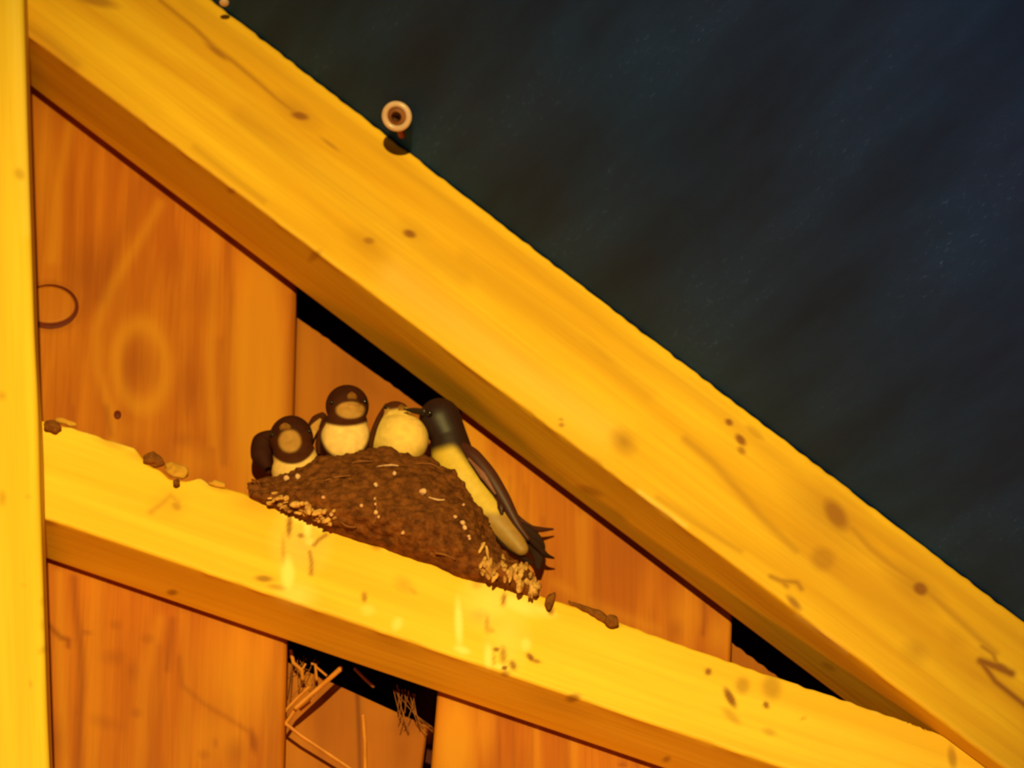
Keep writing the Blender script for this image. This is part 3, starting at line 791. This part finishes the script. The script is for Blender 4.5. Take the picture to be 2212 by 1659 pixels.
# ------------------------------------------------------------------ the mud nest
UPR = [(538, 1050), (560, 1038), (585, 1030), (612, 1028), (640, 1012), (662, 1003), (690, 987), (730, 980), (770, 974), (800, 969), (835, 966), (880, 977), (920, 985),
       (950, 1000), (985, 1026), (1010, 1058), (1037, 1098), (1050, 1126), (1062, 1158), (1078, 1182), (1105, 1203), (1140, 1230), (1165, 1262)]
LOW = [(538, 1071), (590, 1091), (640, 1108), (676, 1121), (728, 1138), (780, 1155), (832, 1171), (852, 1179), (904, 1196), (943, 1210), (995, 1234), (1047, 1250), (1075, 1258), (1110, 1270), (1165, 1288)]
nest_anchor = P(810, 1150, -0.05)
NEST = empty('bird_nest', nest_anchor, 'brown mud cup nest built on the sloping brace beam, holding three nestlings', 'nest')
def make_nest():
    xs = np.linspace(0, 1, 280)
    X = 538 + (1165 - 538) * xs
    up = np.interp(X, [p[0] for p in UPR], [p[1] for p in UPR])
    lo = np.interp(X, [p[0] for p in LOW], [p[1] for p in LOW])
    wgt = np.sin(np.pi * np.clip(xs, 0.001, 0.999)) ** 0.6
    rows, fr = [], []
    nt_ = 80
    for i, x in enumerate(X):
        row = []
        for t in np.linspace(0, 1, nt_):
            bul = 0.024 * wgt[i] * math.sin(math.pi * min(1, 0.08 + t * 0.92)) ** 0.8
            Yy = -(0.061 + bul) + 0.008 * t * t
            row.append(P(x, lo[i] + (up[i] - lo[i]) * t, Yy))
        e = row[-1]
        # rim, inner cup, back plate against the wall
        for k, (dy, dz) in enumerate(((0.004, 0.0012), (0.008, 0.0006), (0.010, -0.004), (0.012, -0.016), (0.022, -0.026), (0.036, -0.027), (0.047, -0.022))):
            row.append(e + np.array((0, dy * (0.4 + 0.6 * wgt[i]) , dz * wgt[i])))
        b = row[0]
        row.append(np.array((b[0], -0.006, row[-1][2] - 0.004 * wgt[i])))
        row.append(np.array((b[0], -0.006, min(b[2] + 0.001, row[-1][2] - 0.0005))))
        rows.append(row)
    V = np.array(rows)
    n, m = V.shape[:2]
    du = np.gradient(V, axis=0)
    dv = np.gradient(V, axis=1)
    nr = np.cross(du, dv)
    nr /= np.linalg.norm(nr, axis=2)[..., None] + 1e-12
    if nr[n // 2, 30, 1] > 0:
        nr = -nr
    f = V.reshape(-1, 3)
    pel = 1 - np.clip(cells(f * 150 * np.array((0.8, 1, 1.35))), 0, 1)
    pel2 = 1 - np.clip(cells(f * 420 + 7), 0, 1)
    dsp = 0.0036 * (pel - 0.5) + 0.0010 * (pel2 - 0.5) + 0.004 * (vnoise(f * 60) - 0.5)
    mask = np.ones((n, m))
    mask[:, nt_ + 5:] = 0.0
    mask[:, :3] = 0.35
    V = V + nr * (dsp.reshape(n, m) * mask)[..., None]
    me = mesh_np('mud_cup', V.reshape(-1, 3), grid_quads(n, m, True), ngons=[list(range(m))[::-1], list(range((n - 1) * m, n * m))])
    o = link(me, 'mud_cup', M_MUD, NEST)
    return V[:, :nt_]
NV = make_nest()
NPX, NPY = proj(NV.reshape(-1, 3))
NF = NV.reshape(-1, 3)
def on_nest(px, py, out=0.0):
    k = np.argmin((NPX - px) ** 2 + (NPY - py) ** 2)
    return NF[k] - FW * out
def lump(name, c, r, mat, parent=None, seed=0, n=10, m=14, amp=0.35, stretch=(1, 1, 1)):
    v, q, ng = ellipsoid((0, 0, 0), np.array(stretch) * r, n=n, m=m)
    k = 1 + amp * (vnoise(v / r * 1.1 + seed * 3.7 + 20) - 0.5) * 2
    return link(mesh_np(name, v * k[:, None] + c, q, ngons=ng), name, mat, parent)
flecks = [(912, 1063, 9), (813, 1049, 6), (852, 1023, 6), (812, 1108, 6), (810, 1078, 4), (1000, 1128, 7), (1003, 1140, 6), (983, 1117, 5), (870, 1150, 5), (780, 1092, 5),
          (1013, 1158, 5), (818, 1115, 4), (645, 1030, 8), (618, 1033, 8), (1003, 1090, 4), (1015, 1165, 4), (716, 1110, 5), (700, 1075, 5), (813, 1090, 4)]
for i, (x, y, r) in enumerate(flecks):
    lump('pale_fleck', on_nest(x, y, 0.0010), px2m(r * 0.85), M_FLECK, NEST, seed=i, n=8, m=10)
for i, pts in enumerate([[(812, 1072), (814, 1095), (812, 1128)], [(815, 1006), (845, 1003), (862, 1004)], [(925, 1075), (945, 1080), (962, 1080)], [(735, 1128), (750, 1136), (770, 1140)],
                         [(760, 1000), (780, 996), (805, 998)], [(700, 1040), (730, 1030), (760, 1028)], [(940, 1195), (960, 1198), (985, 1210)], [(905, 1000), (930, 1002), (950, 1012)]]):
    v, q, ng = sweep([on_nest(x, y, 0.0018) for x, y in pts], [px2m(1.5), px2m(2.6), px2m(1.2)], n=14, ns=7)
    link(mesh_np('grass_stem', v, q, ngons=ng), 'grass_stem', M_WEB if i not in (1, 2) else M_FLECK, NEST)

# ------------------------------------------------------------------ nestlings
DARK = np.array((0.058, 0.011, 0.002))
BLACK = np.array((0.032, 0.005, 0.002))
CREAM = np.array((0.86, 0.50, 0.17))
THROAT = np.array((0.42, 0.19, 0.045))
YELL = np.array((0.80, 0.48, 0.11))

def sstep(a, b, x):
    t = np.clip((x - a) / (b - a), 0, 1)
    return t * t * (3 - 2 * t)

def edist(px, py, cx, cy, rx, ry):
    return np.sqrt(((px - cx) / rx) ** 2 + ((py - cy) / ry) ** 2)

def eyes_for(parent, spots, Yh):
    for (x, y, r, Y) in spots:
        v, q, ng = ellipsoid(P(x, y, Y), (px2m(r),) * 3, n=12, m=16)
        link(mesh_np('eye', v, q, ngons=ng), 'eye', M_EYE, parent)

def beak(parent, base, tip, w, mat, name='beak', h=None):
    h = h or w * 0.6
    v, q, ng = sweep([base, base * 0.5 + tip * 0.5, tip], [w, w * 0.8, w * 0.12], [h, h * 0.8, h * 0.15], n=14, ns=14)
    return link(mesh_np(name, v, q, ngons=ng), name, mat, parent)

def wing(parent, pts, rad, th, colr, name='wing', mat=None, n=30):
    v, q, ng = sweep(pts, rad, th, n=n, ns=16)
    bandn = 0.85 + 0.3 * vnoise(v * 500)
    return link(mesh_np(name, v, q, ngons=ng, col=np.asarray(colr) * bandn[:, None]), name, mat or M_FEATHER, parent)

def nestling(label, head, hr, body, br, Yh, Yb, paintf, beak_px, beak_w, eyes, neck=True):
    anc = P(body[0], body[1] + br[1] * 0.6, Yb)
    root = empty('nestling', anc, label, 'bird', 'nestlings in the mud nest')
    H_ = P(*head, Yh)
    B_ = P(*body, Yb)
    parts = [ellipsoid(H_, (px2m(hr[0]), px2m(hr[0]) * 0.98, px2m(hr[1]))), ellipsoid(H_ * 0.3 + B_ * 0.7, (px2m(hr[0]), px2m(hr[0]) * 0.85, px2m(hr[1]))),
             ellipsoid(B_, (px2m(br[0]), px2m(br[0]) * 0.8, px2m(br[1]))),
             ellipsoid((H_ + B_) / 2, (px2m(hr[0] * 0.97), px2m(hr[0]) * 0.9, px2m(hr[1] * 0.8)))]
    # soft muzzle that carries the wide gape
    mz = P(beak_px[0], beak_px[1] + 12, Yh - px2m(hr[0]) * 0.62)
    parts.append(ellipsoid(mz, (px2m(hr[0] * 0.45), px2m(hr[0] * 0.4), px2m(hr[1] * 0.34))))
    v, ff = remesh(parts)
    px, py = proj(v)
    col = paintf(px, py, v)
    fn = 0.9 + 0.2 * vnoise(v * 350)
    link(colmesh('body', v, ff, col * fn[:, None]), 'body', M_FEATHER, root)
    # wide short beak: upper and lower half
    # find the skin under the beak position, then stick the beak on it
    front = v[:, 1] < H_[1] + 0.002
    cand = np.where(front)[0]
    def skin(x, y):
        k = cand[np.argmin((px[cand] - x) ** 2 + (py[cand] - y) ** 2 + 1e5 * (v[cand, 1] - v[:, 1].min()) ** 2)]
        return v[k]
    s = skin(*beak_px)
    tip = s + np.array((0, -0.0050, 0.0002))
    beak(root, s + np.array((0, 0.0015, 0.0006)), tip + np.array((0, 0, 0.0006)), px2m(beak_w), M_GAPE, 'upper_beak', px2m(3.2))
    beak(root, s + np.array((0, 0.0015, -0.0010)), tip + np.array((0, 0.0008, -0.0006)), px2m(beak_w * 0.9), M_GAPE, 'lower_beak', px2m(2.4))
    for (x, y) in eyes:
        e = skin(x, y)
        vv, q, ng = ellipsoid(e + np.array((0, 0.0006, 0)), (0.0017,) * 3, n=12, m=16)
        link(mesh_np('eye', vv, q, ngons=ng), 'eye', M_EYE, root)
    return root, skin

def mixc(col, w, c):
    return col * (1 - w[:, None]) + np.asarray(c) * w[:, None]

def paint1(px, py, v):
    c = np.repeat(DARK[None], len(px), 0)
    fr = sstep(0.004, -0.004, v[:, 1] + 0.034)
    cap = sstep(945, 925, py)
    c = mixc(c, cap * 0.7, BLACK)
    c = mixc(c, sstep(1.18, 0.82, edist(px, py, 626, 953, 24, 24)) * fr, THROAT)
    out = edist(px, py, 630, 944, 53, 56)
    c = mixc(c, sstep(1.0, 1.1, out) * sstep(955, 972, py), CREAM * np.array((0.9, 0.88, 0.8)))
    return c
N1, sk1 = nestling('leftmost nestling, dark hood tilted sideways, low at the nest rim', (629, 948), (48, 52), (643, 1018), (56, 50), -0.036, -0.036, paint1, (616, 925), 14, [(588, 938), (668, 930)])
wing(N1, [P(592, 934, -0.030), P(570, 955, -0.028), P(566, 985, -0.028), P(580, 1016, -0.030)], [px2m(8), px2m(25), px2m(24), px2m(8)], [0.003, 0.006, 0.006, 0.003], BLACK)

def paint2(px, py, v):
    c = np.repeat(DARK[None], len(px), 0)
    fr = sstep(0.004, -0.004, v[:, 1] + 0.034)
    c = mixc(c, sstep(875, 855, py) * 0.7, BLACK)
    c = mixc(c, sstep(1.15, 0.85, edist(px, py, 757, 886, 31, 18)) * fr, THROAT * 1.1)
    low = 920 + 0.004 * (px - 745) ** 2 * -1
    c = mixc(c, sstep(-3, 5, py - low) * sstep(1.08, 0.92, edist(px, py, 745, 926, 53, 64)), CREAM)  # dark surround of the breast: shading and neighbours' edges painted into the colour
    return c
N2, sk2 = nestling('middle nestling, dark round head held highest, cream breast', (750, 877), (47, 46), (747, 950), (55, 58), -0.036, -0.036, paint2, (760, 858), 12, [(717, 868), (789, 866)])
wing(N2, [P(722, 900, -0.030), P(697, 925, -0.030), P(688, 960, -0.032), P(690, 985, -0.034)], [px2m(4), px2m(7), px2m(7), px2m(4)], [0.002, 0.003, 0.003, 0.002], DARK)

wing(N2, [P(700, 896, -0.026), P(688, 910, -0.026), P(674, 934, -0.028), P(672, 960, -0.030)], [px2m(8), px2m(17), px2m(15), px2m(5)], [0.003, 0.004, 0.004, 0.002], DARK)
wing(N2, [P(692, 906, -0.0315), P(680, 924, -0.0325), P(673, 948, -0.0335)], [px2m(3), px2m(10), px2m(4)], [0.001, 0.0015, 0.001], THROAT * 1.2, 'flank_tuft')

def paint3(px, py, v):
    c = np.repeat((YELL * 0.8)[None], len(px), 0)
    c = mixc(c, sstep(1.1, 0.5, edist(px, py, 880, 945, 50, 60)), CREAM * np.array((1.0, 1.0, 0.72)))
    c = mixc(c, sstep(889, 880, py + 0.15 * (px - 850)), DARK * 1.3)
    c = mixc(c, sstep(1.2, 0.8, edist(px, py, 826, 886, 14, 12)), THROAT)
    c = mixc(c, sstep(812, 804, px + 0.25 * (py - 940)), DARK)
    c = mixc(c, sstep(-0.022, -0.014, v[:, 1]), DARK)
    return c
N3, sk3 = nestling('nestling with yellowish breast, head tipped up under the adult bird', (854, 898), (34, 31), (862, 950), (64, 62), -0.038, -0.036, paint3, (868, 884), 9, [(836, 880)])
wing(N3, [P(834, 875, -0.042), P(818, 905, -0.046), P(806, 935, -0.047), P(800, 968, -0.046)], [px2m(4), px2m(6), px2m(6), px2m(3)], [0.0015, 0.002, 0.002, 0.0015], DARK)

# ------------------------------------------------------------------ the adult bird
def make_adult():
    anc = P(1040, 1130, -0.02)
    root = empty('adult_swallow', anc, 'adult swallow with glossy dark head, clinging to the right side of the nest and feeding', 'bird')
    chain = [(950, 903, 45, -0.036), (968, 940, 40, -0.033), (978, 985, 46, -0.030), (1002, 1032, 48, -0.028), (1034, 1077, 46, -0.026), (1068, 1120, 40, -0.026), (1098, 1153, 29, -0.026), (1126, 1186, 16, -0.025)]
    parts = [ellipsoid(P(x, y, Y), (px2m(r), px2m(r) * 0.85, px2m(r) * 1.0)) for x, y, r, Y in chain]
    for (a, b) in zip(chain[:-1], chain[1:]):
        for t in (0.17, 0.33, 0.5, 0.67, 0.83):
            g = [x * (1 - t) + y * t for x, y in zip(a, b)]
            parts.append(ellipsoid(P(g[0], g[1], g[3]), (px2m(g[2]), px2m(g[2]) * 0.85, px2m(g[2]))))
    v, ff = remesh(parts)
    px, py = proj(v)
    back = np.array((0.020, 0.006, 0.007))
    c = np.repeat(back[None], len(v), 0)
    belly = np.array((0.66, 0.40, 0.05))
    # underparts: the side away from the dark back line
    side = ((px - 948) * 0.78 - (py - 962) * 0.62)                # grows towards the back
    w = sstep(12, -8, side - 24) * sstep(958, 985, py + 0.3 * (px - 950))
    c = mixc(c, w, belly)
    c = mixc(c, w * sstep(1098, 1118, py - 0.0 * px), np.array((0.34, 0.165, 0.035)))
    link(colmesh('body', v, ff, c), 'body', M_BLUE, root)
    # folded wing along the back
    wcol = np.array((0.060, 0.014, 0.010))
    wing(root, [P(986, 955, -0.034), P(1020, 984, -0.038), P(1056, 1028, -0.038), P(1087, 1078, -0.035), P(1116, 1130, -0.031), P(1144, 1168, -0.028)],
         [px2m(8), px2m(17), px2m(18), px2m(16), px2m(11), px2m(4)], [0.004, 0.006, 0.0055, 0.005, 0.004, 0.002], wcol, 'wing', M_BLUE)
    # pinkish sheen of the folded wing, put in as a paler strip
    wing(root, [P(1012, 990, -0.0443), P(1043, 1027, -0.0440), P(1071, 1068, -0.0420)], [px2m(2), px2m(7), px2m(2)], [0.0006, 0.0010, 0.0006],
         np.array((0.22, 0.075, 0.05)), 'wing_strip', M_BLUE)
    wing(root, [P(1075, 1075, -0.034), P(1082, 1095, -0.037), P(1084, 1112, -0.036)], [px2m(4), px2m(8), px2m(3)], [0.001, 0.002, 0.001], wcol * 0.8, 'wing_strip', M_BLUE)
    # primaries past the wing
    wing(root, [P(1105, 1110, -0.026), P(1140, 1140, -0.020), P(1168, 1144, -0.016), P(1196, 1143, -0.012)], [px2m(8), px2m(10), px2m(6), px2m(2)], [0.0015, 0.0015, 0.001, 0.0004], wcol, 'wing_tip', M_BLUE)
    # forked tail of stiff feathers
    for pts, rr in (([(1090, 1110), (1130, 1150), (1160, 1190), (1163, 1230)], (9, 15, 16, 5)),
                    ([(1100, 1120), (1145, 1152), (1166, 1180), (1168, 1215)], (8, 13, 12, 4)),
                    ([(1130, 1150), (1160, 1178), (1178, 1198), (1197, 1206)], (6, 8, 6, 2)),
                    ([(1062, 1150), (1090, 1178), (1120, 1198), (1150, 1218)], (3, 6, 7, 5))):
        pp = [P(x, y, -0.030 + 0.004 * k) for k, (x, y) in enumerate(pts)]
        wing(root, pp, [px2m(r) for r in rr], [0.0012, 0.0014, 0.0012, 0.0005], np.array((0.024, 0.006, 0.003)), 'tail_feather', M_FEATHER)
    beak(root, P(914, 890, -0.046), P(872, 884, -0.054), px2m(8), M_HORN, 'beak', px2m(6))
    v, q, ng = ellipsoid(P(928, 893, -0.0475), (0.0019,) * 3, n=12, m=16)
    link(mesh_np('eye', v, q, ngons=ng), 'eye', M_EYE, root)
    # feet gripping the mud
    for (x, y) in ((1030, 1108), (1048, 1132)):
        foot = empty('x', (0, 0, 0))
        bpy.data.objects.remove(foot)
        b0 = P(x + 10, y, -0.040)
        vs, qs, ngs, o = [], [], [], 0
        for dx, dy in ((-12, -6), (-14, 4), (-9, 12)):
            v, q, ng = sweep([b0, P(x - 2 + dx * 0.4, y + dy * 0.5, -0.048), P(x + dx, y + dy, -0.052)], [0.0007, 0.0006, 0.0003], n=10, ns=8)
            vs.append(v); qs.append(q + o); ngs += [[a + o for a in g] for g in ng]; o += len(v)
        link(mesh_np('foot', np.concatenate(vs), np.concatenate(qs), ngons=ngs), 'foot', M_HORN, root)
make_adult()

# ------------------------------------------------------------------ droppings and crumbs on the brace
def crust(name, label, spots, Yc, mat=M_DROP, nest=False):
    vs, qs, ngs, o = [], [], [], 0
    for i, (x, y, rx, ry, ang) in enumerate(spots):
        v, q, ng = ellipsoid((0, 0, 0), (px2m(rx), px2m(min(rx, ry)) * 0.8, px2m(ry)), n=10, m=14)
        k = 1 + 0.5 * (vnoise(v * 500 + i * 3.3 + 30) - 0.5)
        a = math.radians(-ang)
        R = np.array(((math.cos(a), 0, math.sin(a)), (0, 1, 0), (-math.sin(a), 0, math.cos(a))))
        v = (v * k[:, None]) @ R.T + (on_nest(x, y, 0.001) if nest else P(x, y, Yc - 0.0015 * (i % 3)))
        vs.append(v); qs.append(q + o); ngs += [[b + o for b in g] for g in ng]; o += len(v)
    ob = link(mesh_np(name, np.concatenate(vs), np.concatenate(qs), ngons=ngs), name, mat)
    return tagp(ob, label, 'droppings', kind='stuff')
r2 = random.Random(3)
sp = []
for k in range(62):
    t = r2.random()
    x = 1036 + 126 * t
    top = 1182 + 66 * t + 8 * math.sin(x / 7)
    bot = 1238 + 46 * t
    y = top + (bot - top) * r2.random()
    sp.append((x, y, r2.uniform(3, 7), r2.uniform(6, 17), r2.uniform(-35, 15)))
crust('droppings', 'pale crusted droppings heaped on the brace below the adult bird', sp, -0.060, nest=True)
sp = []
for k in range(44):
    t = r2.random()
    x = 580 + 150 * t
    y = 1076 + 46 * t + r2.uniform(-18, 18)
    sp.append((x, y, r2.uniform(4, 9), r2.uniform(2.5, 5.5), r2.uniform(-20, 60)))
sp += [(665, 1098, 7, 22, 0), (640, 1090, 14, 8, 15), (690, 1106, 16, 7, 25), (707, 1124, 12, 6, 30)]
crust('droppings', 'pale crusted droppings at the left foot of the mud nest', sp, -0.060, nest=True)
sp = []
for k in range(26):
    t = r2.random()
    sp.append((545 + 125 * t, 1046 + 22 * t + r2.uniform(-9, 12), r2.uniform(6, 13), r2.uniform(4, 9), r2.uniform(-40, 40)))
o = crust('nest_debris', 'dark ragged nest debris spilling from the left tip of the nest', sp, -0.060, M_MUD)
o['category'] = 'debris'

crumbs = [
    (112, 921, 21, 13, M_CLOD, 'dark mud crumb on the brace right beside the post', -0.062),
    (142, 912, 26, 7, M_TANCLOD, 'pale flat crumb above the dark crumb beside the post', -0.056),
    (330, 992, 22, 15, M_CLOD, 'dark wedge of mud lodged in the brace edge left of the nest', -0.060),
    (380, 1016, 26, 17, M_TANCLOD, 'tan lump of mud on the brace, right of the dark wedge', -0.056),
    (382, 1040, 7, 9, M_CLOD, 'tiny dark crumb below the tan lump', -0.0635),
    (1187, 1300, 9, 22, M_CLOD, 'dark upright crumb on the brace, right of the droppings heap', -0.062),
    (1322, 1343, 15, 12, M_CLOD, 'dark mud crumb at the lower end of the dark sliver', -0.0625),
    (470, 1046, 22, 8, M_TANCLOD, 'small tan crumb on the brace edge left of the nest debris', -0.060),
]
for i, (x, y, rx, ry, mt, lab, Y) in enumerate(crumbs):
    v, q, ng = ellipsoid((0, 0, 0), (px2m(rx), px2m(min(rx, ry)) * 0.9, px2m(ry)), n=16, m=22)
    k = 1 + 0.7 * (vnoise(v * 330 + i * 5.1 + 40) - 0.5)
    a = math.radians(18)
    R = np.array(((math.cos(a), 0, math.sin(a)), (0, 1, 0), (-math.sin(a), 0, math.cos(a))))
    tagp(link(mesh_np('mud_crumb', (v * k[:, None]) @ R.T + P(x, y, Y), q, ngons=ng), 'mud_crumb', mt), lab, 'mud', 'crumbs along the top of the brace')
v, q, ng = sweep([P(1228, 1300, -0.059), P(1262, 1314, -0.060), P(1295, 1330, -0.061), P(1322, 1346, -0.062)], [px2m(3), px2m(6), px2m(10), px2m(6)], [0.001, 0.002, 0.002, 0.001], n=24, ns=10)
v = v + (0.0015 * (vnoise(v * 400) - 0.5))[:, None] * np.array((0, 0, 1))
tagp(link(mesh_np('bark_sliver', v, q, ngons=ng), 'bark_sliver', M_CLOD), 'long dark sliver lying on the brace edge right of the nest', 'debris')

# ------------------------------------------------------------------ straw hanging below the brace
def straw(label, pts, w, Y, mat=M_STRAW, name='straw'):
    Ys = Y if isinstance(Y, (list, tuple)) else [Y] * len(pts)
    pp = [P(x, y, yy) for (x, y), yy in zip(pts, Ys)]
    # straight stalk pieces with a crisp bend
    dense = []
    for a, b in zip(pp[:-1], pp[1:]):
        for t in np.linspace(0, 1, 8)[:-1]:
            dense.append(a * (1 - t) + b * t)
    dense.append(pp[-1])
    v, q, ng = sweep(dense, [px2m(w * 0.5)] * 2, [px2m(w * 0.5) * 0.7] * 2, n=len(dense) * 2, ns=10)
    return tagp(link(mesh_np(name, v, q, ngons=ng), name, mat), label, 'straw', 'straws hanging below the brace')
straw('thick straw hanging from the dark gap below the brace, folded back to the right', [(737, 1441), (640, 1530), (617, 1563), (648, 1588), (762, 1664), (800, 1690)], 8, [0.010, 0.008, 0.007, 0.009, 0.014, 0.016])
straw('flat straw lying over the upper arm of the bent straw', [(735, 1446), (690, 1485), (636, 1532)], 10, [0.004, 0.002, 0.004])
straw('thin straw lying left of the bent straw, almost parallel to it', [(668, 1484), (640, 1510), (611, 1542)], 7, 0.014)
straw('short thin straw at the fold of the bent straw', [(670, 1516), (648, 1534)], 6, 0.012)
straw('upright thin straw hanging along the crack of the recessed board', [(784, 1545), (788, 1600), (789, 1680)], 8, 0.026)
straw('short curved straw hooked at the left end of the dark gap', [(628, 1405), (634, 1432), (652, 1448), (654, 1470)], 8, 0.018)
straw('tiny pale forked fibre right of the hooked straw', [(652, 1448), (660, 1434)], 5, 0.018)
straw('small pale straw bent over at the lower lip of the dark gap', [(672, 1434), (681, 1434), (684, 1470)], 6, 0.018)
straw('thin straw sloping from the pale bent straw to the thick straw', [(682, 1440), (694, 1450), (706, 1460)], 5, 0.018)
straw('thin dim straw crossing the middle of the dark gap', [(766, 1444), (790, 1468), (808, 1484)], 7, 0.022, M_WEB)
lump('straw_scrap', P(613, 1552, 0.016), px2m(5), M_STRAW, None, seed=4)
tagp(bpy.data.objects['straw_scrap'], 'pale scrap beside the fold of the thick bent straw', 'straw')

# dusty cobweb in the gap and its corner
def web(label, spans, Y, w):
    vs, qs, ngs, o = [], [], [], 0
    for a, b, sagp in spans:
        mid = ((a[0] + b[0]) / 2, (a[1] + b[1]) / 2 + sagp)
        v, q, ng = sweep([P(*a, Y), P(*mid, Y - 0.002), P(*b, Y + 0.002)], [px2m(w)] * 3, n=12, ns=6)
        vs.append(v); qs.append(q + o); ngs += [[c + o for c in g] for g in ng]; o += len(v)
    return tagp(link(mesh_np('cobweb', np.concatenate(vs), np.concatenate(qs), ngons=ngs), 'cobweb', M_WEB), label, 'cobweb', kind='stuff')
r3 = random.Random(11)
spans = []
for k in range(13):
    x0, x1 = r3.uniform(850, 930), r3.uniform(858, 935)
    spans.append(((x0, 1476 + (x0 - 850) * 0.33 + r3.uniform(0, 16)), (x1, r3.uniform(1535, 1590)), r3.uniform(2, 12)))
web('dusty cobweb in the corner between recessed board and right-hand board', spans, 0.020, 0.9)
spans = []
for k in range(12):
    x0, x1 = r3.uniform(614, 690), r3.uniform(614, 680)
    spans.append(((x0, 1400 + (x0 - 614) * 0.33 + r3.uniform(0, 14)), (x1, r3.uniform(1440, 1520)), r3.uniform(2, 10)))
web('dusty cobweb at the left end of the dark gap', spans, 0.022, 0.9)

# ------------------------------------------------------------------ nails in the roof sheet
def torus(c, R, r, nrm, n=48, m=16):
    nrm = nrm / np.linalg.norm(nrm)
    a = np.cross(nrm, (0, 0, 1.0)); a /= np.linalg.norm(a)
    b = np.cross(nrm, a)
    th = np.linspace(0, 2 * math.pi, n, endpoint=False)
    ph = np.linspace(0, 2 * math.pi, m, endpoint=False)
    T, Ph = np.meshgrid(th, ph, indexing='ij')
    rad = R + r * np.cos(Ph)
    v = c + (rad * np.cos(T))[..., None] * a + (rad * np.sin(T))[..., None] * b + (r * np.sin(Ph))[..., None] * nrm
    v = v.reshape(-1, 3)
    q = grid_quads(n, m, True)
    last = np.array([((n - 1) * m + j, j, (j + 1) % m, (n - 1) * m + (j + 1) % m) for j in range(m)])
    return v, np.concatenate([q, last])
def washer(label, px, py, R, r):
    # a nail stands out of the roof sheet beside the rafter and carries a loose round washer at its head
    root_pt = on_roof(px + 10, py + 40)
    c = on_roof(px, py) - FW * 0.0115
    root = empty('nail_washer', root_pt, label, 'washer', 'nails in the roof sheet')
    nrm = (CAMPOS - c) * np.array((1, 1, 0.9))
    nrm /= np.linalg.norm(nrm)
    nrm = nrm * 0.65 - rafter.n * 0.35
    nrm /= np.linalg.norm(nrm)
    v, q = torus(c, R, r, nrm)
    link(mesh_np('washer_ring', v, q), 'washer_ring', M_WASHER, root)
    v, q, ng = sweep([c - nrm * 0.002, c, c + nrm * 0.0012], [R * 0.78, R * 0.78, R * 0.4], n=10, ns=28, side=(1, 0.2, 0.3))
    link(mesh_np('nail_head', v, q, ngons=ng), 'nail_head', M_RUST, root)
    v, q, ng = sweep([c - nrm * 0.001, (c + root_pt) / 2, root_pt], [0.0022, 0.0024, 0.0024], n=12, ns=12, side=(1, 0.2, 0.3))
    link(mesh_np('nail_shaft', v, q, ngons=ng), 'nail_shaft', M_REDNAIL, root)
    return root
washer('pale round washer with brown nail head, just above the rafter edge', 858, 253, px2m(27), px2m(7))
t_ = on_roof(487, 3)
v, q, ng = ellipsoid(t_ - 0.0012 * rafter.n, (px2m(11), 0.004, px2m(6)), n=12, m=18)
tagp(link(mesh_np('roofing_nail', v, q, ngons=ng), 'roofing_nail', M_WASHER), 'small pale nail head on the roof sheet at the top of the rafter', 'nail')
